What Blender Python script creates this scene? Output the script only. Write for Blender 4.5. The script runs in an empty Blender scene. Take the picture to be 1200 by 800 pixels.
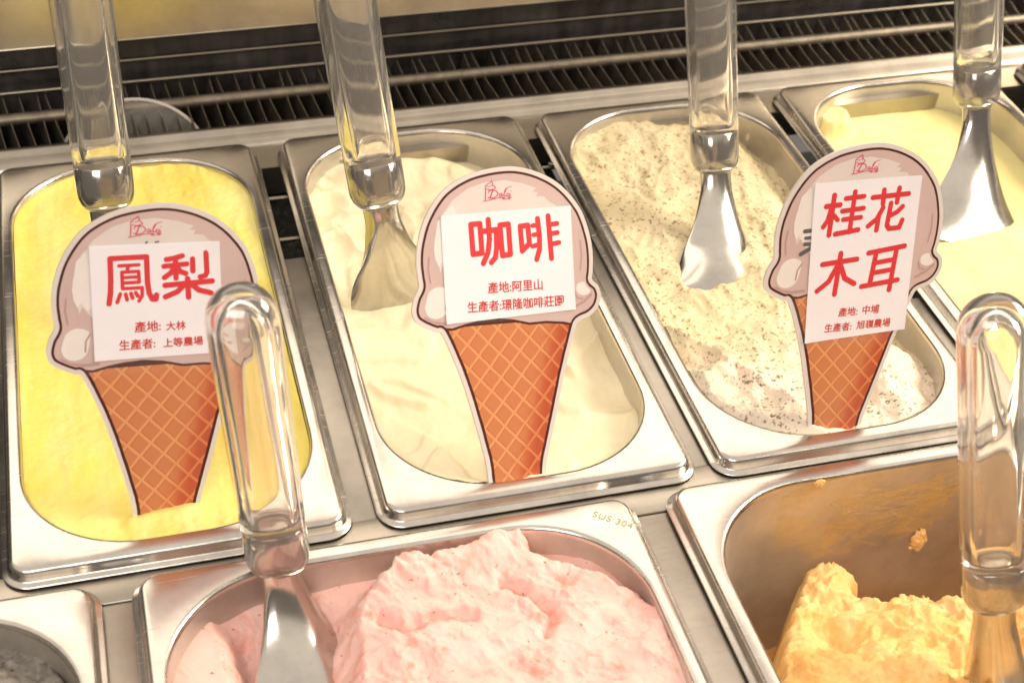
import bpy, bmesh, math, random
import numpy as np
from mathutils import Vector, Matrix

S = bpy.context.scene
COL = S.collection

# ------------------------------------------------------------------ camera
cam_d = bpy.data.cameras.new("camera")
cam = bpy.data.objects.new("camera", cam_d)
COL.objects.link(cam)
S.camera = cam
_f = Vector((0.2220, 0.7486, -0.6247)).normalized()
_r = Vector((0.9658, -0.2569, 0.0354))
_r = (_r - _f * _r.dot(_f)).normalized()
_u = _r.cross(_f)
cam.matrix_world = Matrix(((_r.x, _u.x, -_f.x, -0.0974), (_r.y, _u.y, -_f.y, -0.5359),
                           (_r.z, _u.z, -_f.z, 0.5471), (0, 0, 0, 1)))
cam_d.sensor_width = 36
cam_d.lens = 1855.89 / 1200 * 36
cam_d.clip_start = 0.02
cam_d.clip_end = 50
cam_d.dof.use_dof = True
cam_d.dof.focus_distance = 0.84
cam_d.dof.aperture_fstop = 11

# ------------------------------------------------------------------ world, lamps, exposure
W = bpy.data.worlds.new("World")
S.world = W
W.use_nodes = True
_nt = W.node_tree
_bg = _nt.nodes["Background"]
_tc = _nt.nodes.new('ShaderNodeTexCoord')
_sx = _nt.nodes.new('ShaderNodeSeparateXYZ')
_nt.links.new(_tc.outputs['Generated'], _sx.inputs[0])
_rp = _nt.nodes.new('ShaderNodeValToRGB')           # a dim shop with a bright warm ceiling
_el = _rp.color_ramp.elements
_el[0].position = 0.10; _el[0].color = (0.17, 0.145, 0.125, 1)
_el[1].position = 0.80; _el[1].color = (0.84, 0.74, 0.63, 1)
_e = _el.new(0.46); _e.color = (0.24, 0.20, 0.165, 1)
_e = _el.new(0.60); _e.color = (0.74, 0.65, 0.54, 1)
_nt.links.new(_sx.outputs['Z'], _rp.inputs['Fac'])
_nt.links.new(_rp.outputs['Color'], _bg.inputs[0])
_bg.inputs[1].default_value = 0.78

def area_lamp(name, loc, target, sx, sy, power, color):
    d = bpy.data.lights.new(name, 'AREA')
    d.shape = 'RECTANGLE'; d.size = sx; d.size_y = sy; d.energy = power; d.color = color
    o = bpy.data.objects.new(name, d); COL.objects.link(o)
    o.location = loc
    o.rotation_euler = (Vector(target) - Vector(loc)).to_track_quat('-Z', 'Y').to_euler()
    return o
area_lamp("case_lamp", (1.36, 0.02, 0.78), (0.12, 0.05, 0.0), 0.8, 0.6, 19.0, (1.0, 0.865, 0.70))
area_lamp("room_lamp", (-0.55, -1.15, 1.05), (0.1, 0.1, 0.03), 0.9, 0.5, 6.5, (1.0, 0.93, 0.885))
area_lamp("canopy_lamp", (0.25, 0.84, 0.80), (0.10, 0.0, 0.0), 2.2, 0.55, 4.3, (1.0, 0.835, 0.66))

S.view_settings.view_transform = 'Standard'
S.view_settings.look = 'None'
S.view_settings.exposure = 0.63
S.view_settings.gamma = 1
S.cycles.use_denoising = True
S.cycles.max_bounces = 14
S.cycles.transmission_bounces = 12
S.cycles.glossy_bounces = 6
S.cycles.blur_glossy = 0.5

# ------------------------------------------------------------------ materials
def mat(name):
    m = bpy.data.materials.new(name); m.use_nodes = True
    nt = m.node_tree
    return m, nt, nt.nodes["Principled BSDF"]

def nd(nt, typ, **kw):
    n = nt.nodes.new(typ)
    for k, v in kw.items():
        if k in n.inputs.keys() if isinstance(k, str) else False:
            n.inputs[k].default_value = v
        else:
            setattr(n, k, v)
    return n

def coords(nt, scale=(1, 1, 1), rot=(0, 0, 0), obj=True):
    tc = nt.nodes.new('ShaderNodeTexCoord')
    mp = nt.nodes.new('ShaderNodeMapping')
    mp.inputs['Scale'].default_value = scale
    mp.inputs['Rotation'].default_value = rot
    nt.links.new(tc.outputs['Object'], mp.inputs['Vector'])
    return mp.outputs['Vector']

def noise(nt, vec, scale, detail=4, rough=0.55, dist=0.0):
    n = nt.nodes.new('ShaderNodeTexNoise')
    n.inputs['Scale'].default_value = scale; n.inputs['Detail'].default_value = detail
    n.inputs['Roughness'].default_value = rough; n.inputs['Distortion'].default_value = dist
    if vec is not None: nt.links.new(vec, n.inputs['Vector'])
    return n.outputs['Fac']

def ramp(nt, fac, stops):
    r = nt.nodes.new('ShaderNodeValToRGB')
    el = r.color_ramp.elements
    while len(el) < len(stops): el.new(0.5)
    for e, (p, c) in zip(el, stops):
        e.position = p; e.color = (c, c, c, 1) if not hasattr(c, '__len__') else (*c, 1)
    nt.links.new(fac, r.inputs['Fac'])
    return r.outputs['Color']

def mix(nt, fac, a, b, mode='MIX'):
    m = nt.nodes.new('ShaderNodeMix'); m.data_type = 'RGBA'; m.blend_type = mode
    ins = [i for i in m.inputs if i.type == 'RGBA']
    for s, v in ((m.inputs[0], fac), (ins[0], a), (ins[1], b)):
        if hasattr(v, 'links'): nt.links.new(v, s)
        elif isinstance(v, (int, float)): s.default_value = v
        else: s.default_value = (*v, 1)
    return [o for o in m.outputs if o.type == 'RGBA'][0]

def bump(nt, height, strength, dist, normal=None):
    b = nt.nodes.new('ShaderNodeBump')
    b.inputs['Strength'].default_value = strength; b.inputs['Distance'].default_value = dist
    nt.links.new(height, b.inputs['Height'])
    if normal is not None: nt.links.new(normal, b.inputs['Normal'])
    return b.outputs['Normal']

def math_n(nt, op, a, b=None):
    m = nt.nodes.new('ShaderNodeMath'); m.operation = op
    for i, v in enumerate((a, b)):
        if v is None: continue
        if hasattr(v, 'links'): nt.links.new(v, m.inputs[i])
        else: m.inputs[i].default_value = v
    return m.outputs[0]

def steel(name, base=(0.60, 0.565, 0.52), r0=0.16, r1=0.30, streak=(14, 400, 60), bstr=0.05, scratch=0.5, rot=(0, 0, 0)):
    m, nt, p = mat(name)
    v = coords(nt, streak, rot)
    n1 = noise(nt, v, 1.0, 5, 0.6)
    v2 = coords(nt)
    n2 = noise(nt, v2, 22, 6, 0.65)
    n3 = noise(nt, v2, 420, 3, 0.6)
    # fine random scratches from stretched noise at several angles
    v3 = coords(nt, (30, 900, 30), (0, 0, 0.6))
    n4 = ramp(nt, noise(nt, v3, 1.0, 2, 0.5), [(0.66, 0.0), (0.72, 1.0)])
    p.inputs['Metallic'].default_value = 1
    dirt = ramp(nt, n2, [(0.30, 0.72), (0.62, 1.0)])
    col = mix(nt, 1.0, base, dirt, 'MULTIPLY')
    sp = ramp(nt, n3, [(0.26, 0.55), (0.34, 1.0)])
    col = mix(nt, 0.35, col, mix(nt, 1.0, col, sp, 'MULTIPLY'))
    nt.links.new(col, p.inputs['Base Color'])
    rr = math_n(nt, 'ADD', math_n(nt, 'MULTIPLY', n2, r1 - r0), r0)
    rr = math_n(nt, 'ADD', rr, math_n(nt, 'MULTIPLY', n4, 0.10 * scratch))
    nt.links.new(rr, p.inputs['Roughness'])
    h = math_n(nt, 'ADD', n1, math_n(nt, 'MULTIPLY', n4, scratch))
    nt.links.new(bump(nt, h, bstr, 0.0006), p.inputs['Normal'])
    return m

M_PAN = steel("pan_steel", (0.67, 0.63, 0.58), 0.15, 0.28, (20, 20, 20), 0.08, 1.3)
M_BASIN = steel("basin_steel", (0.68, 0.64, 0.58), 0.34, 0.52, (30, 30, 5), 0.06, 0.5)
M_STRIP = steel("strip_steel", (0.46, 0.42, 0.37), 0.30, 0.46, (14, 500, 60), 0.10, 1.0)
M_FRAME = steel("frame_steel", (0.46, 0.42, 0.36), 0.24, 0.38, (8, 260, 60), 0.08, 0.8)
M_PANEL = steel("panel_steel", (0.58, 0.52, 0.42), 0.26, 0.40, (5, 200, 500), 0.12, 0.8)
M_FIN = steel("fin_metal", (0.50, 0.45, 0.38), 0.30, 0.50, (30, 60, 60), 0.05, 0.3)
M_BASIN.node_tree.nodes['Principled BSDF'].inputs['Metallic'].default_value = 0.80
M_BLADE = steel("blade_steel", (0.60, 0.575, 0.53), 0.10, 0.22, (60, 6, 6), 0.03, 0.4)

M_SOCKET = steel("socket_steel", (0.40, 0.385, 0.375), 0.06, 0.14, (60, 6, 6), 0.02, 0.3)

def plain(name, col, rough=0.6, metal=0.0, var=0.12, scale=30):
    m, nt, p = mat(name)
    n = noise(nt, coords(nt), scale, 4)
    nt.links.new(mix(nt, 1.0, col, ramp(nt, n, [(0.3, 1 - var), (0.7, 1.0)]), 'MULTIPLY'), p.inputs['Base Color'])
    p.inputs['Roughness'].default_value = rough; p.inputs['Metallic'].default_value = metal
    return m
M_DARK = plain("well_black", (0.02, 0.018, 0.015), 0.5)
M_TUBE = plain("dull_tube", (0.26, 0.225, 0.175), 0.45, 0.85, 0.35, 120)
M_ROD = plain("rod_metal", (0.30, 0.27, 0.22), 0.35, 1.0)

def frosty():
    m, nt, p = mat("frosted_plate")
    v = coords(nt)
    n = noise(nt, v, 190, 5, 0.7, 1.0)
    c = ramp(nt, n, [(0.40, (0.012, 0.011, 0.008)), (0.58, (0.05, 0.045, 0.035)), (0.75, (0.22, 0.20, 0.16))])
    nt.links.new(c, p.inputs['Base Color'])
    p.inputs['Roughness'].default_value = 0.45
    nt.links.new(bump(nt, n, 0.8, 0.003), p.inputs['Normal'])
    return m
M_FROST = frosty()

def dark_glass():
    m, nt, p = mat("dark_panel")
    n = noise(nt, coords(nt, (1, 1, 2)), 26, 6, 0.65)
    n2 = noise(nt, coords(nt, (90, 1, 8)), 1, 3, 0.6)
    f = math_n(nt, 'MULTIPLY', n, n2)
    nt.links.new(ramp(nt, f, [(0.15, (0.010, 0.009, 0.008)), (0.42, (0.055, 0.05, 0.05))]), p.inputs['Base Color'])
    nt.links.new(ramp(nt, n, [(0.3, 0.22), (0.7, 0.5)]), p.inputs['Roughness'])
    return m
M_DGLASS = dark_glass()

def acrylic():
    m, nt, p = mat("clear_acrylic")
    p.inputs['Base Color'].default_value = (0.985, 0.955, 0.89, 1)
    p.inputs['Transmission Weight'].default_value = 0.94
    p.inputs['IOR'].default_value = 1.47
    n = noise(nt, coords(nt, (1, 1, 0.25)), 160, 3)
    nt.links.new(ramp(nt, n, [(0.35, 0.02), (0.75, 0.06)]), p.inputs['Roughness'])
    p.inputs['Coat Weight'].default_value = 1.0; p.inputs['Coat Roughness'].default_value = 0.02; p.inputs['Coat IOR'].default_value = 1.45
    sc = ramp(nt, noise(nt, coords(nt, (260, 40, 700), (0.3, 0.5, 0)), 1.0, 2, 0.5), [(0.62, 0.0), (0.72, 1.0)])
    hh = math_n(nt, 'ADD', noise(nt, coords(nt, (1, 1, 0.3)), 60, 2), math_n(nt, 'MULTIPLY', sc, 0.02))
    nt.links.new(bump(nt, hh, 0.06, 0.004), p.inputs['Normal'])
    return m
M_ACR = acrylic()
M_ACRIN = bpy.data.materials.new('bore_acrylic'); M_ACRIN.use_nodes = True
_p = M_ACRIN.node_tree.nodes['Principled BSDF']
_p.inputs['Base Color'].default_value = (0.99, 0.97, 0.92, 1); _p.inputs['Transmission Weight'].default_value = 0.97
_p.inputs['IOR'].default_value = 1.47; _p.inputs['Roughness'].default_value = 0.04

def film(name, amount, tint=(1, 1, 1)):
    m, nt, p = mat(name)
    p.inputs['Base Color'].default_value = (*tint, 1)
    p.inputs['Roughness'].default_value = 0.12
    p.inputs['Alpha'].default_value = amount
    return m
M_TAPE = film("clear_tape", 0.035, (0.9, 0.85, 0.80))
M_DISC = film("clear_disc", 0.10, (0.7, 0.65, 0.6))
M_DISCRIM = film("clear_disc_rim", 0.45, (0.8, 0.75, 0.68))

def gelato_mat(name, c_lo, c_hi, sc=30, sss=0.25, bump_s=0.35, bump_scale=260, rough=0.55, extra=None, spots=(), clump=None, zone=None):
    m, nt, p = mat(name)
    v = coords(nt)
    n = noise(nt, v, sc, 5, 0.6, 0.6)
    col = ramp(nt, n, [(0.34, c_lo), (0.66, c_hi)])
    if extra:
        c3, sc3, a, b = extra
        n3 = noise(nt, v, sc3, 6, 0.62, 0.4)
        col = mix(nt, ramp(nt, n3, [(a, 0.0), (b, 1.0)]), col, c3)
    if zone:                                  # freshly churned, paler part nearest the counter edge
        sx = nt.nodes.new('ShaderNodeSeparateXYZ'); nt.links.new(v, sx.inputs[0])
        yy = math_n(nt, 'ADD', sx.outputs[1], math_n(nt, 'MULTIPLY', noise(nt, v, 30, 4, 0.6), 0.07))
        mr = nt.nodes.new('ShaderNodeMapRange'); nt.links.new(yy, mr.inputs[0])
        for q, val in enumerate((zone[1] + 0.035, zone[2] + 0.035, 1.0, 0.0)): mr.inputs[q + 1].default_value = val
        col = mix(nt, mr.outputs[0], col, zone[0])
    for (c, scale, lo, hi, dens) in spots:
        vo = nt.nodes.new('ShaderNodeTexVoronoi'); vo.inputs['Scale'].default_value = scale
        vo.inputs['Randomness'].default_value = 1.0
        wob = nt.nodes.new('ShaderNodeTexNoise'); wob.inputs['Scale'].default_value = scale * 1.6
        nt.links.new(v, wob.inputs['Vector'])
        ad = nt.nodes.new('ShaderNodeVectorMath'); ad.operation = 'MULTIPLY_ADD'
        nt.links.new(wob.outputs['Color'], ad.inputs[0])
        ad.inputs[1].default_value = (1.3 / scale,) * 3
        nt.links.new(v, ad.inputs[2])
        nt.links.new(ad.outputs[0], vo.inputs['Vector'])
        d = ramp(nt, vo.outputs['Distance'], [(lo, 1.0), (hi, 0.0)])
        sep = nt.nodes.new('ShaderNodeSeparateColor'); nt.links.new(vo.outputs['Color'], sep.inputs[0])
        gate = math_n(nt, 'LESS_THAN', sep.outputs[0], dens)
        f = math_n(nt, 'MULTIPLY', math_n(nt, 'MULTIPLY', d, gate), 0.95)
        if clump: f = math_n(nt, 'MULTIPLY', f, ramp(nt, noise(nt, v, clump, 3, 0.6), [(0.34, 0.30), (0.58, 1.0)]))
        col = mix(nt, f, col, c)
    nt.links.new(col, p.inputs['Base Color'])
    p.inputs['Roughness'].default_value = rough
    p.inputs['Subsurface Weight'].default_value = sss
    p.inputs['Subsurface Radius'].default_value = (1.0, 0.6, 0.3)
    p.inputs['Subsurface Scale'].default_value = 0.004
    p.inputs['Specular IOR Level'].default_value = 0.35
    hb = noise(nt, v, bump_scale, 6, 0.65)
    nt.links.new(bump(nt, hb, bump_s, 0.0016), p.inputs['Normal'])
    return m
M_PINE = gelato_mat("pineapple_gelato", (0.87, 0.74, 0.15), (0.89, 0.80, 0.30), 18, 0.22, 0.26, 380, 0.36,
                    extra=((0.88, 0.78, 0.34), 14, 0.42, 0.70))
def pine_streaks(m):
    nt = m.node_tree; p = nt.nodes["Principled BSDF"]
    old = p.inputs['Base Color'].links[0].from_socket
    v = coords(nt, (38, 5, 1))
    st = ramp(nt, noise(nt, v, 1.0, 5, 0.6, 0.3), [(0.40, 0.0), (0.62, 1.0)])
    col = mix(nt, math_n(nt, 'MULTIPLY', st, 0.62), old, (0.85, 0.66, 0.07))
    ice = ramp(nt, noise(nt, coords(nt), 300, 4, 0.7), [(0.56, 0.0), (0.74, 1.0)])
    col = mix(nt, math_n(nt, 'MULTIPLY', ice, 0.40), col, (0.90, 0.84, 0.50))
    nt.links.new(col, p.inputs['Base Color'])
pine_streaks(M_PINE)
M_COFF = gelato_mat("cream_gelato", (0.86, 0.75, 0.49), (0.89, 0.80, 0.58), 20, 0.25, 0.10, 300, 0.5)
M_OSM = gelato_mat("speckled_gelato", (0.66, 0.545, 0.325), (0.74, 0.635, 0.41), 26, 0.15, 0.16, 420, 0.5,
                   zone=((0.80, 0.68, 0.54), 0.060, 0.105), clump=24,
                   spots=(((0.20, 0.115, 0.04), 190, 0.12, 0.30, 0.50), ((0.17, 0.115, 0.05), 290, 0.15, 0.36, 0.42),
                          ((0.28, 0.12, 0.025), 130, 0.07, 0.17, 0.36), ((0.22, 0.16, 0.06), 420, 0.15, 0.42, 0.40), ((0.20, 0.125, 0.05), 100, 0.05, 0.17, 0.40)))
M_PALE = gelato_mat("pale_gelato", (0.80, 0.70, 0.29), (0.84, 0.75, 0.37), 16, 0.25, 0.10, 250, 0.5)
M_PINK = gelato_mat("pink_gelato", (0.86, 0.49, 0.425), (0.89, 0.62, 0.55), 30, 0.10, 0.30, 600, 0.6,
                    extra=((0.82, 0.33, 0.25), 70, 0.54, 0.70),
                    spots=(((0.45, 0.04, 0.02), 150, 0.07, 0.15, 0.16), ((0.60, 0.12, 0.06), 260, 0.10, 0.22, 0.14),))
M_MANGO = gelato_mat("mango_gelato", (0.86, 0.46, 0.13), (0.89, 0.60, 0.27), 34, 0.10, 0.34, 600, 0.55,
                     extra=((0.88, 0.66, 0.30), 45, 0.55, 0.8))
M_BLACK = gelato_mat("sesame_gelato", (0.11, 0.10, 0.085), (0.34, 0.31, 0.27), 130, 0.05, 0.6, 300, 0.3,
                     spots=(((0.02, 0.02, 0.02), 220, 0.1, 0.3, 0.4),))

def smear_mat():
    m, nt, p = mat("thin_smear")
    n = noise(nt, coords(nt, (0.30, 1, 1.5), (0, 0.45, 0)), 170, 6, 0.72, 0.6)
    p.inputs['Base Color'].default_value = (0.84, 0.58, 0.26, 1); p.inputs['Roughness'].default_value = 0.4
    nt.links.new(ramp(nt, n, [(0.42, 0.0), (0.80, 0.85)]), p.inputs['Alpha'])
    nt.links.new(bump(nt, n, 0.5, 0.002), p.inputs['Normal'])
    return m
M_SMEAR = smear_mat()
def film_mat():  # thin residue, with the gelato's amber reflection on the steel painted into its colour
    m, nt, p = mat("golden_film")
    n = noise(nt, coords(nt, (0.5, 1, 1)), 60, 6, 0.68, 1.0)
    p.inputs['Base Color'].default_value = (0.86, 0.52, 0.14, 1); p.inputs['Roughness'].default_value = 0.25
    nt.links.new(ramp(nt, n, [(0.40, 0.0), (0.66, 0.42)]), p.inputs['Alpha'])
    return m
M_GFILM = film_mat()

# printed card materials
def printed(name, col, rough=0.35, var=0.06, scale=60):
    return plain(name, col, rough, 0.0, var, scale)
M_BOARD = printed("card_board", (0.70, 0.63, 0.59), 0.25)
M_LINE = printed("print_dark_brown", (0.075, 0.018, 0.012))
M_SCOOP = printed("print_rose", (0.60, 0.44, 0.405), 0.3, 0.08, 40)
M_SCOOPL = printed("print_pale_rose", (0.71, 0.625, 0.58), 0.3)
M_SCOOPW = printed("print_off_white", (0.79, 0.735, 0.69), 0.3)
M_SCOOPD = printed("print_deep_rose", (0.47, 0.30, 0.27), 0.3)
M_PAPER = printed("paper_white", (0.82, 0.785, 0.815), 0.6, 0.03)
M_RED = printed("ink_red", (0.66, 0.012, 0.02), 0.45, 0.05)
M_RED2 = printed("ink_dark_red", (0.55, 0.03, 0.025), 0.45, 0.05)
M_PINKINK = printed("ink_magenta", (0.66, 0.035, 0.12), 0.4)
M_BLK = printed("ink_black", (0.10, 0.08, 0.08), 0.45)
M_STAMP = plain("stamp_etch", (0.50, 0.40, 0.24), 0.5, 1.0)

def waffle():
    m, nt, p = mat("print_waffle")
    tc = nt.nodes.new('ShaderNodeTexCoord')
    sp = nt.nodes.new('ShaderNodeSeparateXYZ'); nt.links.new(tc.outputs['Object'], sp.inputs[0])
    wob = noise(nt, tc.outputs['Object'], 140, 2)
    def lat(ax, ay, off):
        a = math_n(nt, 'ADD', math_n(nt, 'MULTIPLY', sp.outputs[0], ax), math_n(nt, 'MULTIPLY', sp.outputs[1], ay))
        a = math_n(nt, 'ADD', math_n(nt, 'ADD', a, math_n(nt, 'MULTIPLY', wob, 0.12)), off)
        return math_n(nt, 'FRACT', a)
    k = 1 / 0.0083
    u = lat(k * 0.72, k * 0.70, 20.1); w = lat(-k * 0.76, k * 0.66, 20.35)
    line = math_n(nt, 'MAXIMUM', math_n(nt, 'LESS_THAN', u, 0.15), math_n(nt, 'LESS_THAN', w, 0.15))
    edge = math_n(nt, 'MAXIMUM', math_n(nt, 'LESS_THAN', u, 0.23), math_n(nt, 'GREATER_THAN', w, 0.93))
    # printed darker band down the right edge, stepping with the cells
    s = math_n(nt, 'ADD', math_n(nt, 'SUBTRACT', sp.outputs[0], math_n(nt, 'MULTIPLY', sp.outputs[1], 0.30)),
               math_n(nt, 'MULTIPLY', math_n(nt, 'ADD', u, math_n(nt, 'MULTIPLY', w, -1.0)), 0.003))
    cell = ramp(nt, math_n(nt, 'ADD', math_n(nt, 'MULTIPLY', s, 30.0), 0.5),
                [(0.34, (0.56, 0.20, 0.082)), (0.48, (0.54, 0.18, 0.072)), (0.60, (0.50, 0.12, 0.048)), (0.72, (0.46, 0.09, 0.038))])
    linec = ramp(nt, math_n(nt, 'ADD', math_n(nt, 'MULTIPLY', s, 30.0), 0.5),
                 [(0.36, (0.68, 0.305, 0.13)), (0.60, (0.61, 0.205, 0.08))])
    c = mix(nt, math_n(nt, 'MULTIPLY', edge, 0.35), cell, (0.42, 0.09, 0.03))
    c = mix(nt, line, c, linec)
    nt.links.new(c, p.inputs['Base Color'])
    p.inputs['Roughness'].default_value = 0.3
    return m
M_WAFFLE = waffle()

# ------------------------------------------------------------------ object helpers
def link(o, parent=None):
    COL.objects.link(o)
    if parent is not None: o.parent = parent
    return o

def mesh_obj(name, verts, faces, m, parent=None, smooth=True, sharp=None):
    me = bpy.data.meshes.new(name)
    me.from_pydata([tuple(v) for v in verts], [], [tuple(f) for f in faces])
    me.materials.append(m)
    if smooth:
        me.polygons.foreach_set('use_smooth', [True] * len(me.polygons))
        if sharp is not None: me.set_sharp_from_angle(angle=math.radians(sharp))
    me.update()
    return link(bpy.data.objects.new(name, me), parent)

def thing(name, label, cat, loc=(0, 0, 0), group=None):
    o = bpy.data.objects.new(name, None)
    o.empty_display_size = 0.02
    o.location = loc
    COL.objects.link(o)
    return tag(o, label, cat, group)

def tag(o, label, cat, group=None):
    o['label'] = label; o['category'] = cat
    if group: o['group'] = group
    return o

def struct(o):
    o['kind'] = 'structure'
    return o

def box_obj(name, lo, hi, m, parent=None, bev=0.0, seg=2):
    bm = bmesh.new()
    bmesh.ops.create_cube(bm, size=1)
    for v in bm.verts:
        v.co = Vector([lo[i] + (v.co[i] + 0.5) * (hi[i] - lo[i]) for i in range(3)])
    if bev: bmesh.ops.bevel(bm, geom=bm.edges[:], offset=bev, segments=seg, affect='EDGES', profile=0.5)
    me = bpy.data.meshes.new(name); bm.to_mesh(me); bm.free()
    me.materials.append(m)
    if bev: me.polygons.foreach_set('use_smooth', [True] * len(me.polygons)); me.set_sharp_from_angle(angle=math.radians(50))
    return link(bpy.data.objects.new(name, me), parent)

def extrude_x(name, prof, x0, x1, m, parent=None, n=1):
    verts, faces = [], []
    k = len(prof)
    for i in range(n + 1):
        x = x0 + (x1 - x0) * i / n
        verts += [(x, y, z) for y, z in prof]
    for i in range(n):
        for j in range(k - 1):
            a = i * k + j
            faces.append((a, a + k, a + k + 1, a + 1))
    return mesh_obj(name, verts, faces, m, parent, True, 40)

def tube_obj(name, pts, r, m, parent=None, seg=12):
    verts, faces = [], []
    P = [Vector(p) for p in pts]
    for i, p in enumerate(P):
        t = (P[min(i + 1, len(P) - 1)] - P[max(i - 1, 0)]).normalized()
        a = t.cross(Vector((0, 0, 1)) if abs(t.z) < 0.9 else Vector((1, 0, 0))).normalized(); b = t.cross(a)
        for k in range(seg):
            th = 2 * math.pi * k / seg
            verts.append(p + a * r * math.cos(th) + b * r * math.sin(th))
    for i in range(len(P) - 1):
        for k in range(seg):
            faces.append((i * seg + k, i * seg + (k + 1) % seg, (i + 1) * seg + (k + 1) % seg, (i + 1) * seg + k))
    faces.append(tuple(range(seg))[::-1]); faces.append(tuple(range((len(P) - 1) * seg, len(P) * seg)))
    return mesh_obj(name, verts, faces, m, parent, True, 60)

# ------------------------------------------------------------------ noise in numpy
def gnoise(x, y, seed):
    rng = np.random.RandomState(seed)
    perm = rng.permutation(256)
    ang = rng.rand(256) * 2 * np.pi
    xi = np.floor(x).astype(int); yi = np.floor(y).astype(int)
    xf = x - xi; yf = y - yi
    def g(ix, iy, dx, dy):
        h = perm[(perm[ix & 255] + iy) & 255]
        return np.cos(ang[h]) * dx + np.sin(ang[h]) * dy
    u = xf ** 3 * (xf * (xf * 6 - 15) + 10); v = yf ** 3 * (yf * (yf * 6 - 15) + 10)
    a = g(xi, yi, xf, yf); b = g(xi + 1, yi, xf - 1, yf)
    c = g(xi, yi + 1, xf, yf - 1); d = g(xi + 1, yi + 1, xf - 1, yf - 1)
    return ((a + (b - a) * u) + ((c + (d - c) * u) - (a + (b - a) * u)) * v) * 1.4

def fbm(x, y, freq, octv, seed, gain=0.5, ridged=False):
    s = 0; a = 1.0; t = 0
    for i in range(octv):
        n = gnoise(x * freq + 37.1 * i, y * freq + 11.7 * i, seed + i)
        if ridged: n = 1 - 2 * np.abs(n)
        s = s + a * n; t += a
        a *= gain; freq *= 2.03
    return s / t

def seg_dist(x, y, pts):
    d = np.full(np.shape(x), 1e9)
    for (x0, y0), (x1, y1) in zip(pts[:-1], pts[1:]):
        dx, dy = x1 - x0, y1 - y0
        t = np.clip(((x - x0) * dx + (y - y0) * dy) / (dx * dx + dy * dy + 1e-12), 0, 1)
        d = np.minimum(d, np.hypot(x - x0 - t * dx, y - y0 - t * dy))
    return d

def poly_sdf(x, y, pts):
    d = seg_dist(x, y, list(pts) + [pts[0]])
    ins = np.zeros(np.shape(x), bool)
    n = len(pts)
    for i in range(n):
        (x0, y0), (x1, y1) = pts[i], pts[(i + 1) % n]
        if y0 == y1: continue
        c = (y0 > y) != (y1 > y)
        ins ^= c & (x < (x1 - x0) * (y - y0) / (y1 - y0) + x0)
    return np.where(ins, -d, d)

def sstep(a, b, v):
    t = np.clip((v - a) / (b - a), 0, 1)
    return t * t * (3 - 2 * t)

# ------------------------------------------------------------------ pans
LP = 0.3607
def rrect(x0, y0, x1, y1, r, z, ks=14, ms=6):
    pts = []
    cs = [((x1 - r, y1 - r), 0), ((x0 + r, y1 - r), 90), ((x0 + r, y0 + r), 180), ((x1 - r, y0 + r), 270)]
    for i, ((cx, cy), a0) in enumerate(cs):
        for k in range(ks + 1):
            a = math.radians(a0 + 90 * k / ks)
            pts.append((cx + r * math.cos(a), cy + r * math.sin(a), z))
        nx = cs[(i + 1) % 4]
        a = math.radians(a0 + 90)
        e = pts[-1]
        b = math.radians(nx[1])
        s = (nx[0][0] + r * math.cos(b), nx[0][1] + r * math.sin(b), z)
        for k in range(1, ms):
            t = k / ms
            pts.append((e[0] + (s[0] - e[0]) * t, e[1] + (s[1] - e[1]) * t, z))
    return pts

MX, MY = 0.0100, 0.0125       # rim width at the sides / at the ends
def opening(w, L=LP):
    return MX, MY, w - MX, L - MY

def loft(name, loops, m, parent, cap=False, sharp=55):
    n = len(loops[0]); verts = []; faces = []
    for l in loops: verts += l
    for i in range(len(loops) - 1):
        for k in range(n):
            a, b = i * n + k, i * n + (k + 1) % n
            faces.append((a, b, b + n, a + n))
    if cap: faces.append(tuple(range((len(loops) - 1) * n, len(loops) * n)))
    return mesh_obj(name, verts, faces, m, parent, True, sharp)

def make_pan(x, y, w, label, R=0.058, L=LP, rot=0.0, z=0.0):
    t = thing("gelato_pan", label, "pan", (x, y, z), "steel gelato pans in the display case")
    t.rotation_euler.z = rot
    def out(o, zz, r): return rrect(o, o, w - o, L - o, max(r - o, 0.002), zz)
    x0, y0, x1, y1 = opening(w, L)
    def inn(o, zz): return rrect(x0 + o, y0 + o, x1 - o, y1 - o, R - o, zz)
    loops = [out(0.0016, -0.0082, 0.013), out(0.0, -0.0080, 0.013), out(-0.0002, -0.0074, 0.013), out(0.0003, -0.0068, 0.013), out(0.0022, -0.0066, 0.013),
             out(0.0029, -0.0058, 0.013), out(0.0034, -0.0030, 0.013), out(0.0040, -0.0014, 0.013), out(0.0050, -0.0004, 0.013), out(0.0064, 0.0, 0.013),
             inn(-0.0012, 0.0), inn(0.0, -0.0001), inn(0.0008, -0.0006), inn(0.0014, -0.0016), inn(0.0017, -0.0030)]
    loft("rim", loops, M_PAN, t)
    loops = [inn(0.0017, -0.0030), inn(0.0030, -0.03), inn(0.0060, -0.095), inn(0.0075, -0.107), inn(0.011, -0.1145), inn(0.018, -0.118), inn(0.03, -0.119)]
    loft("basin", loops, M_BASIN, t, cap=True)
    return t

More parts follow.
